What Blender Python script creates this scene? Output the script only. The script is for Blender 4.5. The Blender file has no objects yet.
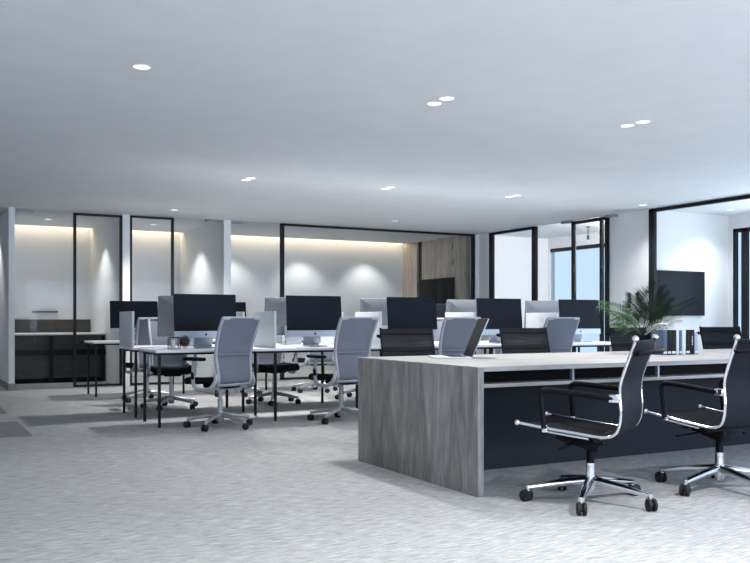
import bpy, bmesh, math, random
from mathutils import Vector, Matrix
random.seed(7)
S = bpy.context.scene
C = S.collection
PI = math.pi
H = 2.65          # ceiling height
YB = 13.70        # plane of the rear glass partition
XR = 9.69         # plane of the right glass partition
XE = 11.35        # exterior wall on the right
YF = 16.20        # far wall of the small rooms

# ------------------------------------------------------------------ materials
def nm(name):
    m = bpy.data.materials.new(name); m.use_nodes = True
    nt = m.node_tree
    return m, nt, nt.nodes['Principled BSDF']
def plain(name, col, rough=0.5, metal=0.0, spec=0.5, noise=0.0, scale=40.0, bump=0.0):
    m, nt, b = nm(name)
    b.inputs['Base Color'].default_value = (*col, 1); b.inputs['Roughness'].default_value = rough
    b.inputs['Metallic'].default_value = metal; b.inputs['Specular IOR Level'].default_value = spec
    tc = nt.nodes.new('ShaderNodeTexCoord'); n = nt.nodes.new('ShaderNodeTexNoise')
    n.inputs['Scale'].default_value = scale; n.inputs['Detail'].default_value = 3
    nt.links.new(tc.outputs['Object'], n.inputs['Vector'])
    if noise > 0:
        r = nt.nodes.new('ShaderNodeValToRGB')
        r.color_ramp.elements[0].position = .3; r.color_ramp.elements[1].position = .7
        r.color_ramp.elements[0].color = (*[c*(1-noise) for c in col], 1)
        r.color_ramp.elements[1].color = (*[min(1, c*(1+noise)) for c in col], 1)
        nt.links.new(n.outputs['Fac'], r.inputs['Fac']); nt.links.new(r.outputs['Color'], b.inputs['Base Color'])
    if bump > 0:
        bp = nt.nodes.new('ShaderNodeBump'); bp.inputs['Strength'].default_value = bump; bp.inputs['Distance'].default_value = .002
        nt.links.new(n.outputs['Fac'], bp.inputs['Height']); nt.links.new(bp.outputs['Normal'], b.inputs['Normal'])
    return m
def wood(name, c0, c1, c2, stretch, rough=.5, knots=True):
    """grain stretched along the axis that has the smallest factor"""
    m, nt, b = nm(name); L = nt.links.new
    tc = nt.nodes.new('ShaderNodeTexCoord'); mp = nt.nodes.new('ShaderNodeMapping'); mp.inputs['Scale'].default_value = stretch
    L(tc.outputs['Object'], mp.inputs['Vector'])
    n1 = nt.nodes.new('ShaderNodeTexNoise'); n1.inputs['Scale'].default_value = 1.6; n1.inputs['Detail'].default_value = 9; n1.inputs['Distortion'].default_value = 2.2
    n2 = nt.nodes.new('ShaderNodeTexNoise'); n2.inputs['Scale'].default_value = 14; n2.inputs['Detail'].default_value = 6
    L(mp.outputs['Vector'], n1.inputs['Vector']); L(mp.outputs['Vector'], n2.inputs['Vector'])
    mx = nt.nodes.new('ShaderNodeMix'); mx.data_type = 'FLOAT'; mx.inputs[0].default_value = .35
    L(n1.outputs['Fac'], mx.inputs[2]); L(n2.outputs['Fac'], mx.inputs[3])
    r = nt.nodes.new('ShaderNodeValToRGB'); e = r.color_ramp.elements
    e[0].position = .33; e[0].color = (*c0, 1); e[1].position = .66; e[1].color = (*c2, 1)
    k = e.new(.5); k.color = (*c1, 1)
    L(mx.outputs[0], r.inputs['Fac'])
    out = r.outputs['Color']
    if knots:
        v = nt.nodes.new('ShaderNodeTexVoronoi'); v.inputs['Scale'].default_value = 1.1; v.inputs['Randomness'].default_value = 1
        mp2 = nt.nodes.new('ShaderNodeMapping'); mp2.inputs['Scale'].default_value = [max(1.2, s*.55) for s in stretch]
        L(tc.outputs['Object'], mp2.inputs['Vector']); L(mp2.outputs['Vector'], v.inputs['Vector'])
        r2 = nt.nodes.new('ShaderNodeValToRGB'); r2.color_ramp.elements[0].position = .03; r2.color_ramp.elements[0].color = (.36, .34, .33, 1)
        r2.color_ramp.elements[1].position = .16; r2.color_ramp.elements[1].color = (1, 1, 1, 1)
        L(v.outputs['Distance'], r2.inputs['Fac'])
        ml = nt.nodes.new('ShaderNodeMix'); ml.data_type = 'RGBA'; ml.blend_type = 'MULTIPLY'; ml.inputs[0].default_value = 1
        L(out, ml.inputs[6]); L(r2.outputs['Color'], ml.inputs[7]); out = ml.outputs[2]
    L(out, b.inputs['Base Color']); b.inputs['Roughness'].default_value = rough
    bp = nt.nodes.new('ShaderNodeBump'); bp.inputs['Strength'].default_value = .12; bp.inputs['Distance'].default_value = .003
    L(n2.outputs['Fac'], bp.inputs['Height']); L(bp.outputs['Normal'], b.inputs['Normal'])
    return m
def glassy(name, tint=(.93, .95, .96)):
    m, nt, b = nm(name); nt.nodes.remove(b); L = nt.links.new
    o = nt.nodes['Material Output']
    t = nt.nodes.new('ShaderNodeBsdfTransparent'); t.inputs['Color'].default_value = (*tint, 1)
    g = nt.nodes.new('ShaderNodeBsdfGlossy'); g.inputs['Roughness'].default_value = .02
    f = nt.nodes.new('ShaderNodeFresnel'); f.inputs['IOR'].default_value = 1.14
    mx = nt.nodes.new('ShaderNodeMixShader')
    L(f.outputs[0], mx.inputs[0]); L(t.outputs[0], mx.inputs[1]); L(g.outputs[0], mx.inputs[2]); L(mx.outputs[0], o.inputs['Surface'])
    return m
def netting(name, col, open_, scale, rough=.6):
    """woven mesh: threads with see-through gaps"""
    m, nt, b = nm(name); L = nt.links.new
    o = nt.nodes['Material Output']
    b.inputs['Base Color'].default_value = (*col, 1); b.inputs['Roughness'].default_value = rough; b.inputs['Specular IOR Level'].default_value = .1
    tc = nt.nodes.new('ShaderNodeTexCoord'); w = nt.nodes.new('ShaderNodeTexWave')
    w.bands_direction = 'Z'; w.inputs['Scale'].default_value = scale; w.inputs['Distortion'].default_value = .6
    L(tc.outputs['Object'], w.inputs['Vector'])
    mt = nt.nodes.new('ShaderNodeMath'); mt.operation = 'MULTIPLY'; mt.inputs[1].default_value = open_*2
    L(w.outputs['Fac'], mt.inputs[0])
    t = nt.nodes.new('ShaderNodeBsdfTransparent'); mx = nt.nodes.new('ShaderNodeMixShader')
    L(mt.outputs[0], mx.inputs[0]); L(b.outputs[0], mx.inputs[1]); L(t.outputs[0], mx.inputs[2]); L(mx.outputs[0], o.inputs['Surface'])
    return m
def emit(name, col, s):
    m, nt, b = nm(name)
    b.inputs['Base Color'].default_value = (*col, 1); b.inputs['Emission Color'].default_value = (*col, 1); b.inputs['Emission Strength'].default_value = s
    return m
def carpet():
    m, nt, b = nm('carpet'); L = nt.links.new
    tc = nt.nodes.new('ShaderNodeTexCoord'); mp = nt.nodes.new('ShaderNodeMapping'); mp.inputs['Scale'].default_value = (6, 95, 1)
    L(tc.outputs['Object'], mp.inputs['Vector'])
    n1 = nt.nodes.new('ShaderNodeTexNoise'); n1.inputs['Scale'].default_value = 1.5; n1.inputs['Detail'].default_value = 5; n1.inputs['Roughness'].default_value = .7
    L(mp.outputs['Vector'], n1.inputs['Vector'])
    n2 = nt.nodes.new('ShaderNodeTexNoise'); n2.inputs['Scale'].default_value = 1.3; n2.inputs['Detail'].default_value = 3
    L(tc.outputs['Object'], n2.inputs['Vector'])
    r = nt.nodes.new('ShaderNodeValToRGB'); e = r.color_ramp.elements
    e[0].position = .36; e[0].color = (.17, .175, .18, 1); e[1].position = .64; e[1].color = (.47, .472, .475, 1)
    L(n1.outputs['Fac'], r.inputs['Fac'])
    mr = nt.nodes.new('ShaderNodeMapRange'); mr.inputs['To Min'].default_value = .88; mr.inputs['To Max'].default_value = 1.1
    L(n2.outputs['Fac'], mr.inputs['Value'])
    # two darker rectangles in the carpet beside the walkway
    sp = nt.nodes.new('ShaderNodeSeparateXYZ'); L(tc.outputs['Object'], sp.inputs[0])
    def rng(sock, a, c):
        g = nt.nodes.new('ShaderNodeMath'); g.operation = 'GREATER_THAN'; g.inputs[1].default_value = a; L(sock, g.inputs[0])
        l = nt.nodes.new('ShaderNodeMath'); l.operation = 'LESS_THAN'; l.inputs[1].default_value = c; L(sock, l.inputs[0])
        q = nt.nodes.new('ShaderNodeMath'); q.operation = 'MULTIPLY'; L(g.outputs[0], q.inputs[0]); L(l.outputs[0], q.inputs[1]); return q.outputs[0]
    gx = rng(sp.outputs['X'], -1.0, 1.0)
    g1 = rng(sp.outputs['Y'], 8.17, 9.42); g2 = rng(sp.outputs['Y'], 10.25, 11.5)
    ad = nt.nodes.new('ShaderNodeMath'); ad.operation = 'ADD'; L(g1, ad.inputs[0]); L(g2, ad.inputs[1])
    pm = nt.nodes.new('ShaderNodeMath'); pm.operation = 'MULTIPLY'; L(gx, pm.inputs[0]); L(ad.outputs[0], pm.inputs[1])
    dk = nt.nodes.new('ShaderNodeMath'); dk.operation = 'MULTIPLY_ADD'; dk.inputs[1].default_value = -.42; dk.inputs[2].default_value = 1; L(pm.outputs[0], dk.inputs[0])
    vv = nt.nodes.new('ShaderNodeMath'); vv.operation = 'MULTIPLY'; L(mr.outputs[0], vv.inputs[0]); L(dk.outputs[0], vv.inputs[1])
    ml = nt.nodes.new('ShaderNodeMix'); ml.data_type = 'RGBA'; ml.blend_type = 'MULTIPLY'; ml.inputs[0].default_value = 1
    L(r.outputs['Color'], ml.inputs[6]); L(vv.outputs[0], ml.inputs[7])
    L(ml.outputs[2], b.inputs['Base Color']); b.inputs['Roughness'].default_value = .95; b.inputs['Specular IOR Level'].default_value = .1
    bp = nt.nodes.new('ShaderNodeBump'); bp.inputs['Strength'].default_value = .5; bp.inputs['Distance'].default_value = .006
    L(n1.outputs['Fac'], bp.inputs['Height']); L(bp.outputs['Normal'], b.inputs['Normal'])
    return m
M = dict(
    wall=plain('wall_paint', (.74, .75, .77), .85, spec=.2, noise=.01),
    ceil=plain('ceiling_paint', (.80, .81, .82), .9, spec=.1, noise=.02, scale=3),
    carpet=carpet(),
    base=plain('baseboard_grey', (.22, .22, .23), .6),
    frame=plain('black_frame', (.010, .011, .014), .5, spec=.2),
    track=plain('grey_track', (.25, .26, .27), .5),
    glass=glassy('partition_glass'),
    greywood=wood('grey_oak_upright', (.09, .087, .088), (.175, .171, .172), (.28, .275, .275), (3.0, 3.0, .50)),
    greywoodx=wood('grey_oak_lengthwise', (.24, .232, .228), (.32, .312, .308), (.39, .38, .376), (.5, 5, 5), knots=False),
    walnut=wood('panel_wood', (.27, .235, .21), (.42, .375, .335), (.58, .525, .475), (1, 5, .5)),
    darkwood=wood('dark_cabinet_wood', (.025, .023, .022), (.045, .041, .038), (.07, .064, .058), (.6, 4, 6), knots=False),
    slate=plain('slate_panel', (.013, .015, .020), .5, spec=.12, noise=.05, scale=3),
    blackv=plain('black_void_board', (.006, .006, .007), .7, spec=.1),
    white=plain('white_laminate', (.78, .80, .84), .35, noise=.01),
    divider=plain('white_divider', (.62, .64, .67), .6),
    leg=plain('black_metal', (.008, .009, .011), .5, .0, spec=.2),
    chrome=plain('chrome', (.80, .82, .86), .12, 1.0),
    silver=plain('silver_frame', (.42, .43, .46), .38, .75, noise=.03),
    greyfr=plain('grey_plastic', (.34, .36, .415), .5),
    blackp=plain('black_plastic', (.005, .005, .007), .55, spec=.10),
    rubber=plain('black_rubber', (.010, .010, .012), .6, spec=.25),
    blackfab=plain('black_fabric', (.009, .009, .012), .9, spec=.08, noise=.2, scale=200, bump=.3),
    greymesh2=plain('grey_bar', (.17, .185, .23), .6),
    blackmesh=netting('black_mesh', (.009, .010, .014), .02, 60),
    openmesh=netting('open_black_mesh', (.008, .009, .012), .10, 60),
    greymesh=netting('grey_mesh', (.165, .178, .222), .12, 70),
    alu=plain('aluminium', (.40, .43, .49), .38, .5),
    screen=plain('dark_screen', (.011, .0135, .020), .35, spec=.06, noise=.03, scale=2),
    bezel=plain('screen_bezel', (.010, .011, .015), .4, spec=.06),
    logo=plain('logo_black', (.005, .005, .006), .4),
    alud=plain('aluminium_back', (.17, .18, .20), .5, .3, spec=.3),
    keys=plain('keyboard_black', (.012, .012, .015), .6, spec=.08),
    alub=plain('bright_aluminium', (.62, .64, .67), .4, .3),
    leafd=plain('palm_dark', (.008, .020, .010), .5, spec=.2, noise=.3, scale=9),
    leafl=plain('palm_light', (.07, .14, .06), .5, spec=.2, noise=.3, scale=9),
    leafp=plain('palm_pale', (.42, .42, .38), .6, noise=.25, scale=12),
    soil=plain('soil', (.03, .022, .016), .95, noise=.3, bump=.6),
    lens=emit('lamp_lens', (1, .99, .95), 1.1),
    ring=plain('lamp_ring', (.75, .75, .75), .5),
    cove=emit('cove_led', (1, .83, .58), 4),
    brown=plain('brown_dried', (.055, .035, .02), .8, noise=.5, scale=60, bump=.8),
    cream=plain('cream_paint', (.75, .72, .64), .6),
)

# ------------------------------------------------------------------ mesh helpers
class MB:
    def __init__(s): s.bm = bmesh.new()
    def box(s, c, d, bev=0.0, rot=None, seg=2):
        t = bmesh.new(); bmesh.ops.create_cube(t, size=1)
        bmesh.ops.scale(t, vec=d, verts=t.verts)
        if bev: bmesh.ops.bevel(t, geom=t.edges[:], offset=bev, segments=seg, affect='EDGES', profile=.5)
        mt = Matrix.Translation(c) @ (rot.to_4x4() if rot else Matrix())
        bmesh.ops.transform(t, matrix=mt, verts=t.verts)
        s._add(t); return s
    def lo(s, a, b, bev=0.0):
        return s.box([(a[i]+b[i])/2 for i in range(3)], [abs(b[i]-a[i]) for i in range(3)], bev)
    def _add(s, t):
        mp = {v: s.bm.verts.new(v.co) for v in t.verts}
        for f in t.faces:
            try: s.bm.faces.new([mp[v] for v in f.verts])
            except ValueError: pass
        t.free()
    def ringloft(s, rings, cap=True, closed=False):
        vs = [[s.bm.verts.new(p) for p in r] for r in rings]; n = len(vs[0])
        rg = range(len(vs) if closed else len(vs)-1)
        for i in rg:
            a, b = vs[i], vs[(i+1) % len(vs)]
            for j in range(n): s.bm.faces.new((a[j], a[(j+1) % n], b[(j+1) % n], b[j]))
        if cap and not closed:
            s.bm.faces.new(vs[0][::-1]); s.bm.faces.new(vs[-1])
        return s
    def tube(s, pts, r, n=10, flat=1.0, closed=False, up=(0, 0, 1)):
        pts = [Vector(p) for p in pts]; rings = []
        N = len(pts); side = None
        for i, p in enumerate(pts):
            if closed: t = pts[(i+1) % N]-pts[i-1]
            else: t = pts[min(i+1, N-1)]-pts[max(i-1, 0)]
            t.normalize()
            if side is None:
                u = Vector(up)
                if abs(t.dot(u)) > .95: u = Vector((1, 0, 0))
                side = t.cross(u).normalized()
            side = (side-t*side.dot(t)).normalized(); nn = side.cross(t).normalized()
            rr = r[i] if isinstance(r, (list, tuple)) else r
            rings.append([p+side*math.cos(2*PI*k/n)*rr*flat+nn*math.sin(2*PI*k/n)*rr for k in range(n)])
        return s.ringloft(rings, closed=closed)
    def cyl(s, a, b, r1, r2=None, n=16):
        return s.tube([a, b], [r1, r1 if r2 is None else r2], n)
    def lathe(s, prof, c=(0, 0, 0), n=24):
        rings = [[Vector((c[0]+r*math.cos(2*PI*k/n), c[1]+r*math.sin(2*PI*k/n), c[2]+z)) for k in range(n)] for r, z in prof]
        return s.ringloft(rings)
    def ball(s, c, r, n=14, sc=(1, 1, 1)):
        t = bmesh.new(); bmesh.ops.create_uvsphere(t, u_segments=n, v_segments=max(6, n//2+1), radius=r)
        bmesh.ops.scale(t, vec=sc, verts=t.verts); bmesh.ops.translate(t, vec=c, verts=t.verts); s._add(t); return s
    def prism(s, poly, f, th):
        """poly of 2-D points, f maps (u,v,w) to 3-D, extruded w=0..th"""
        a = [s.bm.verts.new(f(u, v, 0)) for u, v in poly]; b = [s.bm.verts.new(f(u, v, th)) for u, v in poly]
        n = len(a); s.bm.faces.new(a[::-1]); s.bm.faces.new(b)
        for i in range(n): s.bm.faces.new((a[i], a[(i+1) % n], b[(i+1) % n], b[i]))
        return s
    def sheet(s, grid, th):
        """thick sheet from a grid of points"""
        R, Cn = len(grid), len(grid[0]); g = [[Vector(p) for p in r] for r in grid]
        nor = []
        for i in range(R):
            row = []
            for j in range(Cn):
                a = g[min(i+1, R-1)][j]-g[max(i-1, 0)][j]; b = g[i][min(j+1, Cn-1)]-g[i][max(j-1, 0)]
                row.append(a.cross(b).normalized())
            nor.append(row)
        A = [[s.bm.verts.new(g[i][j]+nor[i][j]*th/2) for j in range(Cn)] for i in range(R)]
        B = [[s.bm.verts.new(g[i][j]-nor[i][j]*th/2) for j in range(Cn)] for i in range(R)]
        for i in range(R-1):
            for j in range(Cn-1):
                s.bm.faces.new((A[i][j], A[i+1][j], A[i+1][j+1], A[i][j+1])); s.bm.faces.new((B[i][j], B[i][j+1], B[i+1][j+1], B[i+1][j]))
        for i in range(R-1):
            s.bm.faces.new((A[i][0], B[i][0], B[i+1][0], A[i+1][0])); s.bm.faces.new((A[i][-1], A[i+1][-1], B[i+1][-1], B[i][-1]))
        for j in range(Cn-1):
            s.bm.faces.new((A[0][j], A[0][j+1], B[0][j+1], B[0][j])); s.bm.faces.new((A[-1][j], B[-1][j], B[-1][j+1], A[-1][j+1]))
        return s
    def build(s, name, mat, parent=None, smooth=True, **props):
        bmesh.ops.recalc_face_normals(s.bm, faces=s.bm.faces[:])
        me = bpy.data.meshes.new(name); s.bm.to_mesh(me); s.bm.free()
        me.materials.append(mat if not isinstance(mat, str) else M[mat])
        if smooth:
            me.polygons.foreach_set('use_smooth', [True]*len(me.polygons))
            try: me.set_sharp_from_angle(angle=math.radians(38))
            except Exception: pass
        o = bpy.data.objects.new(name, me); C.objects.link(o)
        if parent: o.parent = parent
        for k, v in props.items(): o[k] = v
        return o
def thing(name, label, cat, loc=(0, 0, 0), rz=0, group=None):
    o = bpy.data.objects.new(name, None); C.objects.link(o); o.empty_display_size = .1
    o.location = loc; o.rotation_euler = (0, 0, rz); o['label'] = label; o['category'] = cat
    if group: o['group'] = group
    return o
def tag(o, label, cat, group=None):
    o['label'] = label; o['category'] = cat
    if group: o['group'] = group
    return o
KIDS = {}
def dup(o, loc, rz, label):
    def cp(a, par):
        c = a.copy(); C.objects.link(c)
        if par: c.parent = par
        for ch in a.children[:]: cp(ch, c)
        return c
    r = cp(o, None); r.location = loc; r.rotation_euler = (0, 0, rz); r['label'] = label
    return r
def struct(name, mb, mat, parent=None, **k):
    o = mb.build(name, mat, parent, smooth=False, **k)
    if not parent: o['kind'] = 'structure'
    return o
def spline(pts, sub=6):
    """Catmull-Rom through points"""
    P = [Vector(p) for p in pts]; P = [P[0]*2-P[1]]+P+[P[-1]*2-P[-2]]; out = []
    for i in range(1, len(P)-2):
        for k in range(sub):
            t = k/sub
            out.append(.5*((2*P[i])+(-P[i-1]+P[i+1])*t+(2*P[i-1]-5*P[i]+4*P[i+1]-P[i+2])*t*t+(-P[i-1]+3*P[i]-3*P[i+1]+P[i+2])*t**3))
    out.append(P[-2]); return out

# ------------------------------------------------------------------ room shell
XL, YN = -2.2, -2.6
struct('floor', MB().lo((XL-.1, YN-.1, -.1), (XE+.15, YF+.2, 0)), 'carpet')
struct('ceiling', MB().lo((XL-.1, YN-.1, H), (XE+.15, YF-.16, H+.12)).lo((XL-.1, YF-.16, H+.14), (XE+.15, YF+.2, H+.2)), 'ceil')
struct('wall_far', MB().lo((XL, YF, 0), (XE, YF+.1, H+.14)), 'wall')
struct('wall_left', MB().lo((XL-.1, YN, 0), (XL, YF, H)), 'wall')
# wall behind the photographer with two tall window openings
def holed(name, axis, at, th, a0, a1, holes, mat='wall', zt=H):
    mb = MB(); cur = a0
    def put(u0, u1, z0, z1):
        if u1-u0 < 1e-4 or z1-z0 < 1e-4: return
        if axis == 'x': mb.lo((u0, at, z0), (u1, at+th, z1))
        else: mb.lo((at, u0, z0), (at+th, u1, z1))
    for u0, u1, z0, z1 in holes:
        put(cur, u0, 0, zt); put(u0, u1, 0, z0); put(u0, u1, z1, zt); cur = u1
    put(cur, a1, 0, zt)
    return struct(name, mb, mat)
holed('wall_behind', 'x', YN-.1, .1, XL, XE, [(-1.4, 3.0, .1, 2.45), (3.4, 9.2, .1, 2.45)])
holed('wall_exterior', 'y', XE, .14, YN, YF, [(-1.6, 9.29, 0.02, 2.44), (9.8, 13.66, 0.02, 2.44)])
def wframe(name, axis, at, u0, u1, z0, z1, mull=(), bar=.045, dep=.06, barz=None, pane=True, mat='frame', sides=(1, 1, 1, 1)):
    """black framed glazing; the frame and the pane are children"""
    o = bpy.data.objects.new(name, None); C.objects.link(o); o['kind'] = 'structure'
    f = MB(); bz = barz or bar
    def put(mb, a, b, c, d, dd):
        if axis == 'x': mb.lo((a, at-dd/2, c), (b, at+dd/2, d))
        else: mb.lo((at-dd/2, a, c), (at+dd/2, b, d))
    if sides[0]: put(f, u0, u0+bar, z0, z1, dep)
    if sides[1]: put(f, u1-bar, u1, z0, z1, dep)
    if sides[2]: put(f, u0, u1, z1-bz, z1, dep)
    if sides[3]: put(f, u0, u1, z0, z0+bz, dep)
    for mm, w in mull: put(f, mm-w/2, mm+w/2, z0, z1, dep)
    f.build('window_frame', mat, o, smooth=False)
    if pane:
        g = MB(); put(g, u0+.01, u1-.01, z0+.01, z1-.01, .012); g.build('pane', 'glass', o, smooth=False)
    return o
def pane_only(name, axis, at, u0, u1, z0=0.0, z1=H):
    g = MB()
    if axis == 'x': g.lo((u0, at-.006, z0), (u1, at+.006, z1))
    else: g.lo((at-.006, u0, z0), (at+.006, u1, z1))
    return struct(name, g, 'glass')
# rear partition (plane Y = YB)
struct('wall_corridor', MB().lo((1.33, YB-.12, 0), (1.41, YF, H)), 'wall')
struct('baseboard_corridor', MB().lo((1.32, YB-.14, 0), (1.42, YF, .10)), 'base')
struct('wall_room_1', MB().lo((2.95, YB-.06, 0), (3.07, YF, H)), 'wall')
struct('wall_room_2', MB().lo((4.58, YB-.06, 0), (4.70, YF, H)), 'wall')
struct('wall_corner', MB().lo((9.52, YB-.06, 0), (XR+.06, YB+.10, H)).lo((XR-.06, YB-.36, 0), (XR+.06, YB+.1, H)), 'wall')
pane_only('window_1', 'x', YB, 1.41, 2.26)
wframe('window_2', 'x', YB-.03, 2.24, 2.96, 0.012, H-.02, bar=.038, barz=.032)
wframe('window_3', 'x', YB-.03, 3.07, 3.76, 0.012, H-.012, bar=.036, barz=.03)
pane_only('window_4', 'x', YB, 3.76, 4.58)
pane_only('window_5', 'x', YB, 4.70, 5.60)
wframe('window_6', 'x', YB-.03, 5.58, 9.54, 0.012, H-.004, bar=.06, barz=.035)
struct('trim_1', MB().lo((1.45, YB-.05, H-.03), (1.70, YB+.05, H)).lo((4.30, YB-.05, H-.03), (4.56, YB+.05, H)).lo((4.70, YB-.05, H-.04), (4.9, YB+.05, H)), 'track')
# right partition (plane X = XR)
wframe('window_7', 'y', XR-.02, 11.98, 13.34, 0.012, H-.005, bar=.10, barz=.04)
pane_only('window_8', 'y', XR, 11.02, 11.98)
wframe('window_9', 'y', XR-.02, 10.22, 11.05, 0.012, H-.012, mull=((10.37, .04),), bar=.055, barz=.05)
wframe('window_10', 'y', XR-.02, 2.0, 9.36, 0.012, H-.004, bar=.10, barz=.045)
struct('wall_right', MB().lo((XR, 9.36, 0), (XR+.09, 10.22, H)), 'wall')
struct('wall_right_near', MB().lo((XR, YN, 0), (XR+.09, 2.0, H)), 'wall')
struct('trim_2', MB().lo((XR-.10, 10.04, H-.035), (XR+.0, 10.22, H)).lo((XR-.10, 11.05, H-.035), (XR, 11.25, H)), 'track')
struct('wall_meeting_room', MB().lo((XR+.09, 9.36, 0), (XE, 9.46, H)), 'wall')
struct('wall_side_room', MB().lo((XR+.06, YB, 0), (XE, YB+.1, H)), 'wall')
# exterior windows on the right
wframe('window_11', 'y', XE+.05, -1.6, 9.29, 0.02, 2.44, mull=((9.09, .10), (6.9, .08), (4.6, .08), (2.2, .08)), bar=.05, barz=.06)
wframe('window_12', 'y', XE+.05, 9.8, 13.66, 0.02, 2.44, bar=.05, barz=.07, sides=(1, 0, 1, 1))
wframe('window_13', 'x', YN-.05, -1.4, 3.0, .1, 2.45, mull=((.8, .06),), bar=.05)
wframe('window_14', 'x', YN-.05, 3.4, 9.2, .1, 2.45, mull=((5.3, .06), (7.3, .06)), bar=.05)
# timber panelled wall of the large room behind glass
XW = 9.44
struct('wall_timber', MB().lo((XW, YB+.12, 0), (XW+.1, 15.42, H)).lo((XW, 15.62, 0), (XW+.1, YF, H)), 'walnut')
struct('trim_3', MB().lo((XW+.05, 15.42, 0), (XW+.1, 15.62, H)), 'slate')

# cove strips on the far wall
def cove(x0, x1, label):
    o = MB().lo((x0, YF-.05, H+.02), (x1, YF-.02, H+.06)).build('cove_light', 'cove', None, smooth=False)
    tag(o, label, 'light', 'warm cove light strips')
    ld = bpy.data.lights.new('cove_glow', 'AREA'); ld.shape = 'RECTANGLE'; ld.size = x1-x0-.05; ld.size_y = .05
    ld.energy = 2.2*(x1-x0); ld.color = (1, .80, .55)
    lo = bpy.data.objects.new('cove_glow', ld); C.objects.link(lo)
    lo.location = ((x0+x1)/2, YF-.08, H+.09); lo.rotation_euler = (math.radians(-12), 0, 0)
    lo.rotation_euler = (math.radians(18), 0, 0)
cove(1.47, 2.93, 'warm light strip in the ceiling cove of the leftmost glass room')
cove(3.09, 4.56, 'warm light strip in the ceiling cove of the narrow second glass room')
cove(4.72, 9.42, 'long warm light strip in the ceiling cove of the wide glass room')

# ------------------------------------------------------------------ ceiling downlights
def downlight(x, y, label, power, ang=125, blend=.75, r=.055, col=(1, .985, .96), soft=.07):
    if y < 13.5: x, y = x*1.0124, y*1.0124
    t = None
    if label: t = thing('recessed_downlight', label, 'ceiling light', (x, y, H), 0, 'round recessed downlights')
    if label:
        rg = MB(); rings = []
        for a, z in ((r*1.16, .0), (r*1.16, -.002), (r*.98, -.002), (r*.98, .0)):
            rings.append([Vector((a*math.cos(2*PI*k/28), a*math.sin(2*PI*k/28), z)) for k in range(28)])
        rg.ringloft(rings, closed=True); rg.build('trim_ring', 'ring', t)
        MB().lathe([(r*.97, -.0005), (r*.97, -.0015), (r*.6, -.002)], n=28).build('lens', 'lens', t)
    if power:
        ld = bpy.data.lights.new('downlight_beam', 'SPOT'); ld.energy = power; ld.spot_size = math.radians(ang); ld.spot_blend = blend
        ld.color = col; ld.shadow_soft_size = soft
        lo = bpy.data.objects.new('downlight_beam', ld); C.objects.link(lo); lo.location = (x, y, H-.03)
    return t
P = 170
downlight(1.33, 5.58, 'single round downlight at the upper left of the ceiling', P*.6)
downlight(3.47, 5.49, 'left one of the paired downlights over the left end of the wooden bench desk', P*.6)
downlight(3.47, 5.32, 'right one of the paired downlights over the left end of the wooden bench desk', P*.6)
downlight(5.27, 5.35, 'left one of the paired downlights over the palm and books', P*.6)
downlight(5.28, 5.19, 'right one of the paired downlights over the palm and books', P*.6)
downlight(3.46, 9.52, 'left one of the paired downlights above the left white desks', P*.9)
downlight(3.46, 9.36, 'right one of the paired downlights above the left white desks', P*.9)
downlight(5.20, 9.35, 'left one of the paired downlights above the middle white desks', P*.9)
downlight(5.19, 9.20, 'right one of the paired downlights above the middle white desks', P*.9)
downlight(6.96, 9.18, 'left one of the paired downlights above the right white desks', P*.9)
downlight(6.96, 9.03, 'right one of the paired downlights above the right white desks', P*.9)
for x_, y_ in ((1.33, 1.7), (3.45, 1.6)):
    downlight(x_, y_, None, P*2.3)
downlight(9.10, 8.94, 'small downlight near the black post of the right glass wall', P*.45)
downlight(3.48, 12.61, 'small downlight in front of the two narrow black framed panes', P*1.5)
downlight(7.02, 12.30, 'small downlight in front of the wide black framed pane', P*1.5)
downlight(2.05, 14.9, 'downlight seen through glass in the leftmost small room', 22)
downlight(3.75, 14.9, 'downlight seen through glass in the narrow second room', 50)
downlight(10.6, 8.7, 'downlight seen through glass in the right meeting room', 60)
def scallop(x, y, p=48):
    ld = bpy.data.lights.new('wall_washer', 'SPOT'); ld.energy = p; ld.spot_size = math.radians(100); ld.spot_blend = .6; ld.shadow_soft_size = .03
    ld.color = (1, .96, .9)
    lo = bpy.data.objects.new('wall_washer', ld); C.objects.link(lo); lo.location = (x, y, H-.04)
for x, y in ((2.52, 14.9), (4.15, 14.9), (5.5, 15.75), (7.03, 15.75), (8.5, 15.75), (.95, 15.0), (5.9, 14.4), (7.8, 14.4)): scallop(x, y)

# ------------------------------------------------------------------ daylight
W = bpy.data.worlds.new('sky'); S.world = W; W.use_nodes = True
bg = W.node_tree.nodes['Background']; bg.inputs['Color'].default_value = (.60, .76, .95, 1); bg.inputs['Strength'].default_value = 1.2
def window_light(x, y, z, sx, sz, rot, e, col):
    ld = bpy.data.lights.new('window_daylight', 'AREA'); ld.shape = 'RECTANGLE'; ld.size = sx; ld.size_y = sz; ld.energy = e; ld.color = col
    lo = bpy.data.objects.new('window_daylight', ld); C.objects.link(lo); lo.location = (x, y, z); lo.rotation_euler = rot
window_light(.8, YN+.05, 1.3, 4.2, 2.2, (math.radians(112), 0, 0), 120, (.88, .93, 1))
window_light(6.3, YN+.05, 1.3, 5.6, 2.2, (math.radians(115), 0, 0), 420, (.66, .80, 1))
window_light(XE-.08, 4.3, 1.25, 8.4, 2.2, (math.radians(108), 0, math.radians(90)), 250, (.74, .86, 1))
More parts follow.
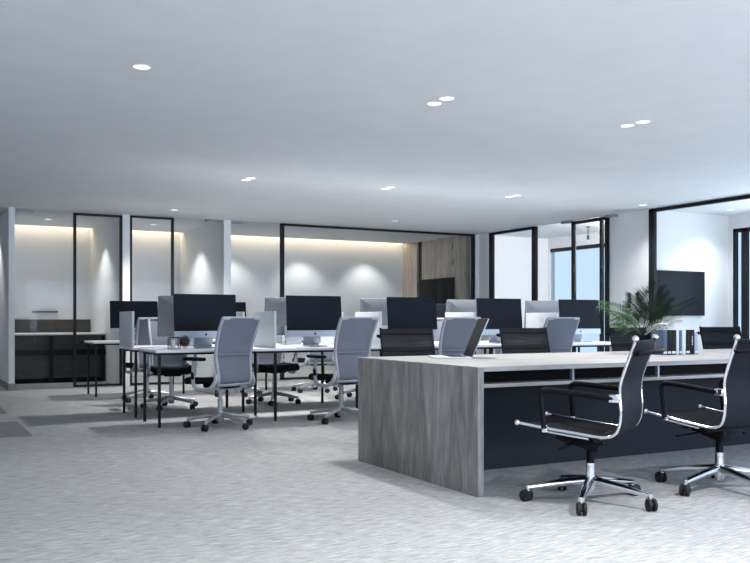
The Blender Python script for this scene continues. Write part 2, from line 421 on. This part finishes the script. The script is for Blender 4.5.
def pendant(x, y, label, e):
    t = thing('pendant_lamp', label, 'ceiling light', (x, y, H))
    MB().lathe([(.035, 0), (.035, -.012), (.012, -.016)], n=16).build('ceiling_rose', 'frame', t)
    MB().cyl((0, 0, -.015), (0, 0, -.15), .007, n=8).build('cord', 'frame', t)
    MB().lathe([(.010, -.15), (.022, -.165), (.024, -.23), (.020, -.23)], n=16).build('lamp_holder', 'frame', t)
    MB().ball((0, 0, -.238), .014).build('bulb', 'cream', t)
pendant(10.5, 11.6, 'thin black pendant lamp hanging behind the glass by the right windows', 0)
for x, y, e in ((9.98, 9.64, 380), (10.5, 6.9, 60)):  # added fill lights with no fixture, brightening the rooms behind the right glass
    ld = bpy.data.lights.new('room_fill', 'POINT'); ld.energy = e; ld.shadow_soft_size = .06; ld.color = (1, .99, .97)
    lo = bpy.data.objects.new('room_fill', ld); C.objects.link(lo); lo.location = (x, y, H-.33)

# ------------------------------------------------------------------ chair bases
def star_base(root, mat, R, hub_top, hub_r, a0, wheel=.03, legw=.024, capmat='chrome'):
    MB().lathe([(hub_r*.75, .055), (hub_r, .075), (hub_r*1.05, .11), (hub_r*.8, hub_top)], n=20).build('hub', mat, root)
    for k in range(5):
        a = a0+2*PI*k/5; d = Vector((math.cos(a), math.sin(a), 0)); q = Vector((-d.y, d.x, 0))
        rings = []
        for t in range(7):
            f = t/6; r = hub_r*.6+(R-hub_r*.6)*f
            z = .125-.045*f**.9+.004*math.sin(f*PI); w = legw*(1-.42*f); h = .021*(legw/.024)*(1-.45*f)
            c = d*r+Vector((0, 0, z))
            rings.append([c+q*w*math.cos(2*PI*j/10)+Vector((0, 0, 1))*h*math.sin(2*PI*j/10) for j in range(10)])
        lg = MB().ringloft(rings).build('base_leg', mat, root)
        MB().cyl(d*R+Vector((0, 0, .062)), d*R+Vector((0, 0, .094)), .013, .012, 12).build('stem_cap', capmat, lg)
        ya = a+random.uniform(-.9, .9)+PI/2
        ax = Vector((math.cos(ya), math.sin(ya), 0)); c = d*R+ax.cross(Vector((0, 0, 1)))*.012+Vector((0, 0, wheel))
        cs = MB()
        for sgn in (-1, 1):
            cs.tube([c+ax*sgn*.007, c+ax*sgn*.010, c+ax*sgn*.022, c+ax*sgn*.026], [wheel*.85, wheel, wheel, wheel*.8], 18)
        cs.cyl(c-ax*.008, c+ax*.008, wheel*.55, n=10)
        cs.tube([c+Vector((0, 0, .004)), d*R+Vector((0, 0, .050)), d*R+Vector((0, 0, .066))], [.012, .014, .009], 10)
        cs.build('caster', 'rubber', lg)

# ------------------------------------------------------------------ sling chairs round the wooden bench desk (front is +Y)
PROF = [(y-.03, z) for y, z in [(.363, .454), (.20, .432), (.06, .416), (-.06, .403), (-.115, .402), (-.165, .42), (-.19, .47), (-.197, .54), (-.192, .61), (-.195, .68), (-.215, .75), (-.24, .82), (-.262, .88), (-.272, .916)]]
def sling_chair(name, label, group, chrome, a0, zs=1.0):
    t = thing(name, label, 'chair', group=group)
    rail = 'chrome' if chrome else 'blackp'; hw = .262 if chrome else .222
    prof = [(y, z*zs if z > .5 else z) for y, z in PROF]
    star_base(t, 'chrome' if chrome else 'silver', .345, .215, .029, a0, wheel=.034, legw=.030)
    MB().cyl((0, 0, .20), (0, 0, .235), .022, n=16).cyl((0, 0, .23), (0, 0, .345), .023, .021, 16).build('gas_column', 'blackp', t)
    MB().cyl((0, 0, .208), (0, 0, .222), .026, n=16).build('column_collar', 'chrome', t, label='chrome collar')
    mc = MB().box((0, .04, .335), (.10, .20, .06), .015, Matrix.Rotation(D(14), 3, 'X')).box((.05, .10, .325), (.05, .12, .035), .01).box((0, .03, .362), (.13, .26, .05), .012).box((0, -.06, .35), (.19, .07, .04), .01).box((0, .13, .375), (.30, .05, .03), .008).box((0, -.09, .385), (.44, .035, .025), .006)
    mc.build('tilt_mechanism', 'blackp', t)
    lv = MB().tube([(-.05, .06, .35), (-.18, .07, .335), (-.25, .08, .33)], .007, 8).box((-.26, .08, .33), (.05, .035, .012), .004)
    lv.build('lever', 'blackp', t)
    lv = MB().tube([(.05, .02, .35), (.16, .0, .33), (.22, -.01, .325)], .007, 8).box((.23, -.01, .325), (.045, .03, .012), .004)
    lv.build('lever', 'blackp', t)
    path = spline([(0, y, z) for y, z in prof], 5)
    for s in (-1, 1):
        pts = [p+Vector((s*hw, 0, 0)) for p in path]
        rr = MB().tube(pts, .0085, 10, flat=1.15)
        if chrome: rr.ball(pts[0]+Vector((0, .004, 0)), .016).ball(pts[-1]+Vector((0, 0, .006)), .0185)
        ro = rr.build('side_rail', rail, t)
        # lower chrome support strip under the seat with its clamp
        MB().tube([(s*(hw+.004), .19, .418), (s*(hw+.004), .07, .403), (s*(hw+.004), -.06, .389)], .006, 8).box((s*(hw+.008), .178, .428), (.022, .03, .036), .006).build('seat_clamp', rail, ro)
        # arm loop
        ax = s*(hw+.022)
        arm = spline([(ax, .178, .433), (ax, .185, .52), (ax, .194, .60), (ax, .184, .632), (ax, .145, .640), (ax, -.01, .628), (ax, -.13, .616), (s*(hw+.012), -.205, .609)], 5)
        ao = MB().tube(arm, .0135, 10, flat=1.15).build('armrest', 'blackp', t)
        MB().box((s*(hw+.012), -.198, .609), (.03, .06, .042), .008).build('arm_clamp', 'chrome' if chrome else 'blackp', ao)
    def surf(i0, i1, inset=.006):
        g = []
        for p in path[i0:i1]:
            row = []
            for k in range(9):
                u = k/8*2-1
                sag = .012*(1-u*u)
                row.append((u*(hw-inset), p.y-(sag if p.z > .5 else 0), p.z-(sag if p.z <= .5 else 0)))
            g.append(row)
        return g
    cut = 25
    MB().sheet(surf(1, cut+1), .012).build('seat', 'blackfab', t)
    MB().sheet(surf(cut, len(path)-1), .010).build('backrest', 'blackmesh' if chrome else 'openmesh', t)
    top = path[-1]
    # upholstered band at the top and at mid height, and the carry handle behind the shoulders
    bd = MB()
    n = len(path)
    bd.sheet([[(p[0], p[1]+.003, p[2]) for p in r] for r in surf(n-(7 if not chrome else 5), n-1, .004)], .022)
    bd.build('top_band', 'blackp', t)
    if not chrome:
        MB().sheet([[(p[0], p[1]+.003, p[2]) for p in r] for r in surf(n-17, n-14, .004)], .016).build('lumbar_band', 'blackp', t)
    hy, hz = top.y-.030, top.z-.072
    h = MB().tube([(-hw, hy+.028, hz+.0), (-hw-.012, hy+.01, hz+.004), (-hw+.02, hy-.012, hz+.006), (-.1, hy-.022, hz+.008), (.1, hy-.022, hz+.008), (hw-.02, hy-.012, hz+.006), (hw+.012, hy+.01, hz+.004), (hw, hy+.028, hz)], .014, 10, flat=1.3)
    h.build('carry_handle', 'blackp', t)
    xb = MB().tube([(-hw, -.09, .395), (-hw+.04, -.09, .374), (hw-.04, -.09, .374), (hw, -.09, .395)], .009, 8).tube([(-hw, .17, .425), (-hw+.04, .17, .400), (hw-.04, .17, .400), (hw, .17, .425)], .009, 8)
    xb.build('cross_stretcher', 'blackp', t)
    return t
D = math.radians
near = sling_chair('sling_office_chair', 'black sling office chair with chrome rails, left one before the wooden desk', 'chrome railed chairs on the near side of the wooden desk', True, D(2-31+72))
near.location = (3.38, 3.715, 0); near.rotation_euler = (0, 0, D(33))
n2 = dup(near, (4.335, 3.64, 0), D(4), 'black sling office chair with chrome rails, cut by the right edge of the photo')
for c_ in n2.children:
    if c_.name.startswith('base_leg'): c_.rotation_euler = (0, 0, D(-3))
fars = sling_chair('black_mesh_chair', 'black mesh chair across the wooden desk, left of the open laptop', 'black mesh chairs on the far side of the wooden desk', False, D(20), 1.04)
fars.location = (3.61, 5.97, 0); fars.rotation_euler = (0, 0, D(166))
dup(fars, (4.83, 5.97, 0), D(166), 'black mesh chair across the wooden desk, just right of the open laptop')
dup(fars, (6.12, 5.97, 0), D(164), 'black mesh chair across the wooden desk, behind the palm')
dup(fars, (7.36, 5.97, 0), D(162), 'black mesh chair across the wooden desk, right of the row of books')

# ------------------------------------------------------------------ grey mesh task chairs (front is +Y)
def task_chair(name, label, group, a0):
    t = thing(name, label, 'chair', group=group)
    star_base(t, 'silver', .305, .16, .036, a0, wheel=.031, legw=.028, capmat='silver')
    MB().cyl((0, 0, .15), (0, 0, .40), .018, n=14).cyl((0, 0, .15), (0, 0, .27), .024, n=14).build('gas_column', 'silver', t)
    MB().box((0, .0, .40), (.20, .28, .05), .015).box((0, -.1, .395), (.30, .08, .035), .012).build('tilt_mechanism', 'blackp', t)
    # seat cushion
    g = []
    for i in range(12):
        v = i/11; y = -.20+.46*v
        row = []
        for k in range(11):
            u = k/10*2-1; w = .245*(1-.12*abs(2*v-1)**3)
            row.append((u*w, y, .462-.010*(1-u*u)-.03*max(0, v-.7)**2/.09+.004*u**4))
        g.append(row)
    MB().sheet(g, .045).build('seat', 'blackfab', t)
    # curved back
    bp = spline([(0, -.190, .415), (0, -.228, .465), (0, -.215, .60), (0, -.205, .68), (0, -.222, .78), (0, -.258, .89), (0, -.30, .985), (0, -.325, 1.035)], 4)
    hw = lambda z: .195+.032*min(1, max(0, (z-.45)/.5))
    loop = [Vector((-hw(p.z), p.y+.020, p.z)) for p in bp]+[Vector((hw(p.z), p.y+.020, p.z)) for p in bp[::-1]]
    MB().tube(loop, .0165, 10, closed=True, up=(0, 1, 0)).build('back_frame', 'greyfr', t)
    g = []
    for p in bp:
        row = []
        for k in range(11):
            u = k/10*2-1; row.append((u*hw(p.z), p.y+.020-.026*(1-u*u), p.z))
        g.append(row)
    MB().sheet(g, .005).build('back_mesh', 'greymesh', t)
    MB().tube([(-hw(.7)-.004, -.186, .70), (-.1, -.22, .70), (.1, -.22, .70), (hw(.7)+.004, -.186, .70)], .008, 8, up=(0, 0, 1)).build('lumbar_bar', 'greymesh2', t)
    for s in (-1, 1):
        x = s*.262
        j = spline([(s*.215, -.195, .52), (s*.235, -.205, .455), (s*.255, -.165, .395), (x, -.06, .372), (x, .035, .385), (x, .075, .44), (x, .075, .54), (x, .065, .645)], 5)
        a = MB().tube(j, .0175, 10, flat=1.1).build('arm_post', 'greyfr', t)
        MB().box((x, .055, .657), (.08, .25, .034), .014).build('arm_pad', 'blackp', a)
        MB().box((x+s*.012, .072, .50), (.022, .028, .07), .006).build('arm_button', 'blackp', a)
    MB().tube([(-hw(.42), -.172, .425), (0, -.20, .422), (hw(.42), -.172, .425)], .021, 10).build('bottom_rail', 'greyfr', t)
    MB().tube([(-.215, -.13, .392), (0, -.11, .385), (.215, -.13, .392)], .018, 10).build('rear_yoke', 'greyfr', t)
    MB().tube([(.08, .05, .40), (.20, .06, .395), (.25, .06, .393)], .007, 8).box((.255, .06, .393), (.05, .03, .012), .004).build('lever', 'blackp', t)
    return t
gn = 'grey mesh task chairs on the near side of the white desks'
tc = task_chair('task_chair', 'grey mesh task chair, leftmost one with its back to the camera', gn, D(60))
tc.location = (2.64, 7.97, 0); tc.rotation_euler = (0, 0, D(22))
dup(tc, (3.88, 7.90, 0), D(11), 'grey mesh task chair seen from behind, partly hidden by the wooden desk end')
dup(tc, (5.14, 7.90, 0), D(3), 'grey mesh task chair seen from behind, directly behind the open laptop')
dup(tc, (6.51, 7.90, 0), D(0), 'rightmost grey mesh task chair seen from behind, between two black chairs and the palm')
fx = dup(tc, (2.72, 9.98, 0), D(172), 'grey mesh task chair tucked under the far white desk, leftmost, facing the camera'); fx['group'] = 'task chairs on the far side of the white desks'
for x, y, r, l in ((3.98, 9.95, 183, 'grey mesh task chair facing the camera, black seat showing between the two front chairs'),
                   (5.20, 9.98, 176, 'grey mesh task chair facing the camera, behind the third dark monitor'),
                   (6.45, 9.96, 182, 'grey mesh task chair facing the camera, behind the fourth dark monitor'),
                   (7.65, 9.98, 178, 'grey mesh task chair facing the camera, behind the rightmost dark monitor')):
    dup(fx, (x, y, 0), D(r), l)
r2 = dup(tc, (2.70, 11.05, 0), D(8), 'grey mesh task chair at the rearmost desk, leftmost, beside the glass room'); r2['group'] = 'task chairs at the rearmost white desk'
dup(r2, (3.95, 11.25, 0), D(-5), 'grey mesh task chair at the rearmost desk, second from the left')
dup(r2, (5.15, 11.35, 0), D(4), 'grey mesh task chair at the rearmost desk, third from the left')

# ------------------------------------------------------------------ white bench desks
PX = [2.08+1.22*k for k in range(6)]
def bench(label, y0, y1, n=6, x0=PX[0]):
    t = thing('bench_desk', label, 'desk', (x0, y0, 0), 0, 'long white bench desks')
    L = PX[n-1]-PX[0]; dp = y1-y0
    MB().lo((0, 0, .708), (L, dp, .735), .004).build('worktop', 'white', t)
    MB().lo((.03, .17, .682), (L-.03, .20, .706)).lo((.03, dp-.20, .682), (L-.03, dp-.17, .706)).lo((.02, .05, .690), (.045, dp-.05, .706)).build('under_frame', 'leg', t, smooth=False)
    for k in range(n):
        x = min(max(PX[k]-PX[0], .045), L-.045)
        for y in (.05, dp-.06):
            MB().lo((x-.0125, y-.0125, 0), (x+.0125, y+.0125, .706), .002).build('leg', 'leg', t)
    return t
bench('long white desk nearest the camera, with black legs and dark monitors facing the camera', 8.17, 8.85)
bench('long white desk just behind the nearest one, its monitors turned away', 9.12, 9.78)
bench('rearmost long white desk with black legs close to the glass rooms', 11.84, 12.50, 4, 2.19)
def divider(x, y0, y1, label):
    o = MB().lo((-.012, 0, 0), (.012, y1-y0, .375), .003).build('desk_divider', 'divider', None)
    o.location = (x, y0, .735); tag(o, label, 'divider', 'white upright dividers between desk places')
places = ['first and second', 'second and third', 'third and fourth', 'fourth and fifth']
divider(PX[0]-.0+.013, 9.15, 9.75, 'pale upright divider on the left end of the second white desk')
for k in range(4):
    divider(PX[k+1], 8.22, 8.82, 'white upright divider on the nearest white desk between the %s dark monitors' % places[k])
for k in range(2):
    divider(PX[k+1], 9.15, 9.75, 'white upright divider on the second white desk, behind the %s dark monitors' % places[k])

# ------------------------------------------------------------------ all-in-one computers (screen faces -Y)
def apple(cx, cz, s):
    pts = [(0, .36), (.12, .42), (.3, .44), (.42, .36), (.33, .2), (.31, .04), (.36, -.1), (.45, -.2), (.36, -.4), (.22, -.52), (.1, -.49), (0, -.46),
           (-.1, -.49), (-.22, -.52), (-.37, -.38), (-.46, -.1), (-.45, .15), (-.36, .35), (-.2, .43), (-.08, .40)]
    leaf = [(0, .48), (.02, .62), (.1, .72), (.2, .75), (.18, .62), (.1, .52)]
    return [[(cx+u*s, cz+v*s) for u, v in q] for q in (pts, leaf)]
def imac(name, label, group):
    t = thing(name, label, 'computer', group=group)
    w, zb, zt = .655, .105, .548
    tilt = lambda u, v, d: Vector((u, d+.10*(v-zb)*.9, v))
    # body: gently domed back
    rings = []
    for d, k in ((0, 1), (.006, 1), (.012, .985), (.03, .80), (.042, .5), (.046, .2)):
        cu, cv = 0, (zb+zt)/2; a, b = w/2*k, (zt-zb)/2*k
        q = []
        for sx, sz, a0 in ((1, 1, 0), (-1, 1, 90), (-1, -1, 180), (1, -1, 270)):
            for j in range(5):
                an = D(a0+j*22.5); r = .012*k
                q.append(tilt(cu+sx*(a-r)+r*math.cos(an), cv+sz*(b-r)+r*math.sin(an), d))
        rings.append(q)
    MB().ringloft(rings).build('housing', 'alud', t)
    f = lambda u, v, d: tilt(u, v, -.0035+d)
    zc = zb+.068
    rect = lambda a, b, c, d: [(a, b), (c, b), (c, d), (a, d)]
    bz = MB().prism(rect(-w/2+.001, zc, w/2-.001, zt-.001), f, .0035).build('bezel', 'bezel', t)
    g = lambda u, v, d: tilt(u, v, -.0045+d)
    MB().prism(rect(-w/2+.010, zc+.010, w/2-.010, zt-.012), g, .001).build('screen', 'screen', bz)
    ch = MB().prism(rect(-w/2+.001, zb+.001, w/2-.001, zc), f, .0035).build('chin', 'alu', t)
    lg = MB()
    for q in apple(0, zb+.034, .026): lg.prism(q, g, .001)
    lg.build('logo', 'logo', ch, smooth=False)
    # bent plate stand
    st = [(-.10, .006), (-.02, .006), (.09, .008), (.112, .018), (.108, .04), (.085, .12), (.062, .22)]
    g2 = [[(-.098+.196*k/6, p.y, p.z) for k in range(7)] for p in spline([(0, a, b) for a, b in st], 3)]
    MB().sheet(g2, .010).build('stand', 'alu', t)
    return t
XS = [2.70, 3.915, 5.15, 6.39, 7.66]
ords = ['leftmost', 'second from left', 'third from left', 'fourth from left', 'rightmost']
im = imac('desktop_computer', 'leftmost dark-screened all-in-one computer on the nearest white desk', 'all-in-one computers facing the camera')
im.location = (XS[0], 8.60, .735)
for k in range(1, 5):
    dup(im, (XS[k], 8.60, .735), D((0, 0, -1, -2, -2)[k]), '%s dark-screened all-in-one computer on the nearest white desk' % ords[k])
ib = dup(im, (XS[0]+.04, 9.42, .735), PI, 'grey-backed all-in-one computer peeking out left of the leftmost dark screen'); ib['group'] = 'all-in-one computers turned away from the camera'
for k in range(1, 5):
    dup(ib, (XS[k]+.05, 9.42, .735), PI, 'grey-backed all-in-one computer just left of the %s dark screen' % ('', 'second', 'third', 'fourth', 'rightmost')[k])
i2 = dup(im, (2.80, 12.15, .735), 0, 'smaller-looking dark screen on the rearmost desk at far left'); i2['group'] = 'all-in-one computers on the rearmost desk'
dup(i2, (4.10, 12.15, .735), 0, 'dark screen on the rearmost desk, its edge showing right of the leftmost near screen')

# ------------------------------------------------------------------ small things on the left white desk
t = thing('wire_stand', 'small black wire frame stand at the left end of the nearest white desk', 'desk accessory', (2.33, 8.45, .735))
for x in (-.05, .05):
    w_ = MB()
    for y in (-.035, .035): w_.tube([(x, y, .002), (x, y, .115)], .005, 6)
    w_.tube([(x, -.035, .113), (x, .035, .113)], .005, 6); w_.build('side_frame', 'leg', t)
MB().tube([(-.05, -.035, .113), (.05, -.035, .113)], .005, 6).tube([(-.05, .035, .113), (.05, .035, .113)], .005, 6).build('top_rail', 'leg', t)
MB().lo((-.055, -.04, 0), (.055, .04, .004)).build('base_plate', 'leg', t)
MB().cyl((-.01, 0, .004), (-.01, 0, .085), .018, .022, 14).build('cup', 'cream', t, label='cream cup')
t = thing('round_ornament', 'small brown dried ball ornament beside the wire stand', 'ornament', (2.44, 8.47, .735))
MB().lathe([(.022, 0), (.024, .006), (.010, .014), (.010, .03)], n=16).build('foot', 'cream', t)
bb = MB().ball((0, 0, .074), .048, 16); 
for v in bb.bm.verts: v.co += (v.co-Vector((0, 0, .074)))*random.uniform(-.12, .12)
bb.build('ball', 'brown', t)
bk = MB()
bk.tube([(.056*math.cos(a*PI/12), 0, .074+.056*math.sin(a*PI/12)) for a in range(24)], .003, 6, closed=True, up=(0, 1, 0))
bk.build('ring', 'chrome', t)

# ------------------------------------------------------------------ wooden bench desk
t = thing('wooden_bench_desk', 'large grey wooden bench desk with solid end panel in the right foreground', 'desk', (2.90, 4.12, 0))
DL, DW, DH = 5.6, 1.50, .75
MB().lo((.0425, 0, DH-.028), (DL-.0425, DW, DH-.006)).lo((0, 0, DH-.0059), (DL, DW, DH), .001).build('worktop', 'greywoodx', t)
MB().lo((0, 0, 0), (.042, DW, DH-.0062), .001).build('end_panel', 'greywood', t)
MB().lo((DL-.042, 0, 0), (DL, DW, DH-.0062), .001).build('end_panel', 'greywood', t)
MB().lo((.043, .10, DH-.132), (DL-.043, DW-.10, DH-.110), .002).build('shelf', 'greywoodx', t)
MB().lo((.043, DW/2-.02, .0), (DL-.043, DW/2+.02, DH-.133)).build('modesty_panel', 'slate', t)
MB().lo((.043, .22, DH-.109), (DL-.043, DW-.22, DH-.0288)).build('tray_box', 'blackv', t)
for x in (.80, 1.54, 2.28, 3.02, 3.76):
    MB().lo((x-.007, .102, DH-.1095), (x+.007, .126, DH-.0288)).build('spacer_post', 'alu', t)

# laptop
u = Vector((.917, -.40, 0)).normalized(); v = Vector((-u.y, u.x, 0))
t = thing('laptop', 'open silver laptop with dark screen on the wooden desk', 'laptop', (3.22, 5.09, .75), math.atan2(u.y, u.x))
MB().lo((0, 0, .0), (.26, .33, .014), .004).build('base', 'alub', t)
MB().lo((.11, .025, .0141), (.235, .305, .0155)).build('keyboard', 'keys', t)
MB().lo((.015, .115, .0141), (.095, .215, .0148)).build('trackpad', 'alu', t)
R = Matrix.Rotation(D(23), 3, 'Y')
hx = .262
mk = lambda a, b: MB().box(Vector((hx, .165, .014))+R @ Vector((a, 0, .145)), b, .002, R)
ld_ = mk(.004, (.007, .33, .29)).build('lid', 'alu', t)
MB().box(Vector((hx, .165, .014))+R @ Vector((-.0005, 0, .145)), (.0015, .324, .284), 0, R).build('screen', 'bezel', ld_)
MB().cyl((hx-.003, .03, .012), (hx-.003, .30, .012), .006, n=10).build('hinge', 'keys', t)

# books
bm_ = {'blue': plain('blue_grey_cover', (.09, .11, .16), .6, spec=.1), 'black': plain('black_cover', (.009, .009, .011), .5, spec=.1), 'brownb': plain('brown_black_cover', (.018, .014, .014), .55, spec=.1),
       'silver': plain('silver_cover', (.55, .58, .64), .5), 'slate': plain('slate_cover', (.11, .12, .15), .55, spec=.1), 'lav': plain('lavender_cover', (.33, .33, .40), .6)}
M.update(bm_); M['paper'] = plain('paper', (.72, .71, .68), .8)
x = 5.135
for mat, w, h, lab in (('blue', .045, .192, 'blue-grey book at the left end of the row on the desk'), ('black', .043, .192, 'black book, second from the left in the row'),
                       ('brownb', .052, .190, 'brownish black book, third from the left in the row'), ('silver', .030, .193, 'silver book in the middle, left of the slate one'),
                       ('slate', .030, .186, 'slim slate-coloured book in the middle of the row'), ('silver', .042, .193, 'silver book right of the slim slate one'),
                       ('black', .045, .193, 'black book just right of the silver books'), ('black', .048, .193, 'black book with pale marks on its spine'),
                       ('lav', .036, .170, 'shorter lavender-grey book at the right end of the row')):
    t = thing('book', lab, 'book', (x+w/2, 4.84, .75), 0, 'row of books on the wooden desk')
    c = MB().lo((-w/2+.001, 0, 0), (-w/2+.004, .12, h)).lo((w/2-.004, 0, 0), (w/2-.001, .12, h)).lo((-w/2+.001, -.002, 0), (w/2-.001, .004, h), .001)
    c.build('cover', mat, t)
    MB().lo((-w/2+.0042, .0042, .003), (w/2-.0042, .116, h-.004)).build('pages', 'paper', t)
    if 'pale marks' in lab:
        mk2 = MB()
        for z in (.075, .092, .105, .118, .135): mk2.lo((-.005, -.0032, z), (.005, -.0022, z+.009))
        mk2.build('spine_marks', 'paper', t, smooth=False)
    else:
        MB().lo((-w/2+.004, -.0032, .010), (w/2-.004, -.0022, .028)).build('spine_label', 'paper', t, smooth=False)
    x += w+.001

# potted palm
t = thing('potted_palm', 'green palm in a black pot on the wooden desk, left of the books', 'plant', (5.215, 5.13, .75))
MB().lathe([(.062, 0), (.068, .006), (.086, .14), (.090, .15), (.082, .15), (.080, .135)], n=28).build('pot', 'blackp', t)
MB().lathe([(.079, .118), (.079, .134), (.04, .138)], n=20).build('soil', 'soil', t)
# directions: R = image right, U = up, A = away from the camera
Rv = Vector((.80, -.60, 0)); Av = Vector((.60, .80, 0))
def frond(tip, mid, mat, n=22, ll=.13, base=(0, 0, .13), droop=.25, face=False):
    b, m_, e = Vector(base), Vector(mid), Vector(tip)
    pts = [b*(1-s)**2+m_*2*s*(1-s)+e*s*s for s in [i/20 for i in range(21)]]
    mb = MB().tube(pts, [.0045*(1-.8*i/20) for i in range(21)], 6)
    for k in range(n):
        s = .22+.76*k/(n-1); i = min(19, int(s*20)); p = pts[i].lerp(pts[i+1], s*20-i); tg = (pts[i+1]-pts[i]).normalized()
        sd = tg.cross((Av if k % 2 else Av+Vector((.25, .1, .3))) if face else Vector((0, 0, 1)))
        if sd.length < .05: sd = tg.cross(Vector((0, 1, 0)))
        sd.normalize(); up = sd.cross(tg).normalized()
        for sg in (-1, 1):
            l = ll*(math.sin(min(1, .25+s*.95)*PI*.93)*.75+.35)*random.uniform(.88, 1.1)
            d = (sd*sg*.88+tg*(.42+.35*s)+up*random.uniform(.05, .25)).normalized()
            q1 = p+d*l*.5; q2 = p+d*l+Vector((0, 0, -droop*l)); wv = d.cross(up).normalized()*.0046; fo = up*.002
            a = mb.bm.verts.new(p); c1 = mb.bm.verts.new(q1+wv); c2 = mb.bm.verts.new(q1-wv); c3 = mb.bm.verts.new(q2); c4 = mb.bm.verts.new(q1+fo*1.5)
            for fc in ((a, c1, c4), (a, c4, c2), (c1, c3, c4), (c4, c3, c2)): mb.bm.faces.new(fc)
    o = mb.build('frond', mat, t); return o
def fr(r, up, a, mr, mu, ma, mat, **k):
    f = lambda r, u_, a: Rv*r+Av*a+Vector((0, 0, u_))
    return frond(f(r, up, a), f(mr, mu, ma), mat, **k)
fr(.12, .54, .02, .03, .38, .02, 'leafd', n=30, face=True, ll=.20, droop=.02)
fr(-.06, .47, .06, -.05, .34, .03, 'leafd', n=26, face=True, ll=.17, droop=.03)
fr(.22, .46, .05, .09, .35, .03, 'leafd', n=26, face=True, ll=.15, droop=.04)
fr(.10, .38, -.08, .04, .32, -.05, 'leafd', n=24, face=True, ll=.16, droop=.08)
fr(-.20, .33, .10, -.1, .31, .06, 'leafd', n=22, ll=.14, droop=.12)
fr(-.34, .40, -.04, -.17, .38, -.03, 'leafl', n=24, face=True, ll=.11, droop=.25)
fr(-.25, .25, -.08, -.13, .29, -.05, 'leafl', n=20, face=True, ll=.10, droop=.25)
fr(-.22, .32, -.06, -.10, .33, -.05, 'leafl', n=22, ll=.11, droop=.3)
fr(.40, .43, .0, .19, .33, .0, 'leafd', n=28, face=True, ll=.085, droop=.06)
fr(.27, .36, .05, .13, .31, .03, 'leafd', n=24, ll=.12, droop=.10)
fr(.28, .28, -.06, .15, .27, -.05, 'leafp', n=22, face=True, ll=.08, droop=.2)
fr(.16, .24, -.10, .08, .25, -.07, 'leafp', n=20, ll=.09, droop=.3)
# ------------------------------------------------------------------ screens and furniture behind glass
t = thing('wall_screen', 'large dark flat screen on the white wall behind the right glass', 'television', (10.24, 9.36, 1.42))
MB().lo((-.52, -.055, -.335), (.52, -.012, .335), .004).build('casing', 'bezel', t)
MB().lo((-.508, -.0565, -.320), (.508, -.0548, .323)).build('screen', 'screen', t)
MB().lo((-.2, -.012, -.15), (.2, 0, .15)).build('wall_bracket', 'leg', t)
t = thing('wall_screen', 'black flat screen on the timber wall inside the wide glass room', 'television', (XW, 14.80, 1.60))
MB().lo((-.055, -.62, -.25), (-.012, .62, .25), .004).build('casing', 'bezel', t)
MB().lo((-.0565, -.61, -.235), (-.0548, .61, .24)).build('screen', 'blackv', t)
MB().lo((-.012, -.2, -.1), (0, .2, .1)).build('wall_bracket', 'leg', t)
t = thing('media_cabinet', 'black cabinet below the screen on the timber wall', 'cabinet', (XW, 15.0, 0))
MB().lo((-.40, -.75, .06), (-.002, .75, 1.30), .004).build('body', 'slate', t)
MB().lo((-.36, -.72, 0), (-.03, .72, .059)).build('plinth', 'blackv', t)
for y in (-.375, .375):
    dr = MB().lo((-.416, y-.36, .08), (-.401, y+.36, 1.28), .003).build('door', 'slate', t)
    MB().lo((-.428, y-.01, .62), (-.4165, y+.01, .76)).build('handle', 'leg', dr)
t = thing('counter', 'dark wooden counter with white top inside the leftmost glass room', 'counter', (1.46, 14.86, 0))
MB().lo((0, 0, .775), (1.485, 1.33, .800), .003).build('worktop', 'white', t)
MB().lo((0, .04, .08), (1.48, 1.32, .774)).build('body', 'darkwood', t)
MB().lo((0, .07, 0), (1.48, 1.32, .079)).build('plinth', 'blackv', t)
MB().lo((0, 1.30, .801), (1.48, 1.335, 1.03)).build('splash_panel', 'darkwood', t)
MB().lo((0, -.02, .45), (1.48, .035, .54)).build('rail', 'leg', t)
MB().lo((.60, -.025, .02), (.66, .0, .76)).build('leg', 'leg', t)
MB().lo((1.42, -.025, .02), (1.46, .0, .76)).build('leg', 'leg', t)
o = MB().lo((0, -.07, 0), (.42, 0, .03), .003).build('wall_shelf', 'slate', None); o.location = (1.96, YF, 1.15)
tag(o, 'thin dark shelf on the far wall of the leftmost glass room', 'shelf')

# ------------------------------------------------------------------ camera and view
cd = bpy.data.cameras.new('camera'); co = bpy.data.objects.new('camera', cd); C.objects.link(co)
co.location = (0, 0, 1.02); co.rotation_euler = (D(90), 0, -D(28.4026))
cd.sensor_width = 36; cd.sensor_fit = 'HORIZONTAL'; cd.lens = 871/750*36; cd.shift_y = 38.5/750; cd.clip_start = .05; cd.clip_end = 200
S.camera = co
S.view_settings.view_transform = 'Standard'; S.view_settings.look = 'None'; S.view_settings.exposure = 0.14; S.view_settings.gamma = 1
S.view_settings.use_curve_mapping = False
S.cycles.use_denoising = True; S.cycles.max_bounces = 8; S.cycles.diffuse_bounces = 5; S.cycles.glossy_bounces = 4; S.cycles.transparent_max_bounces = 16
S.cycles.sample_clamp_indirect = 6; S.cycles.caustics_reflective = False; S.cycles.caustics_refractive = False
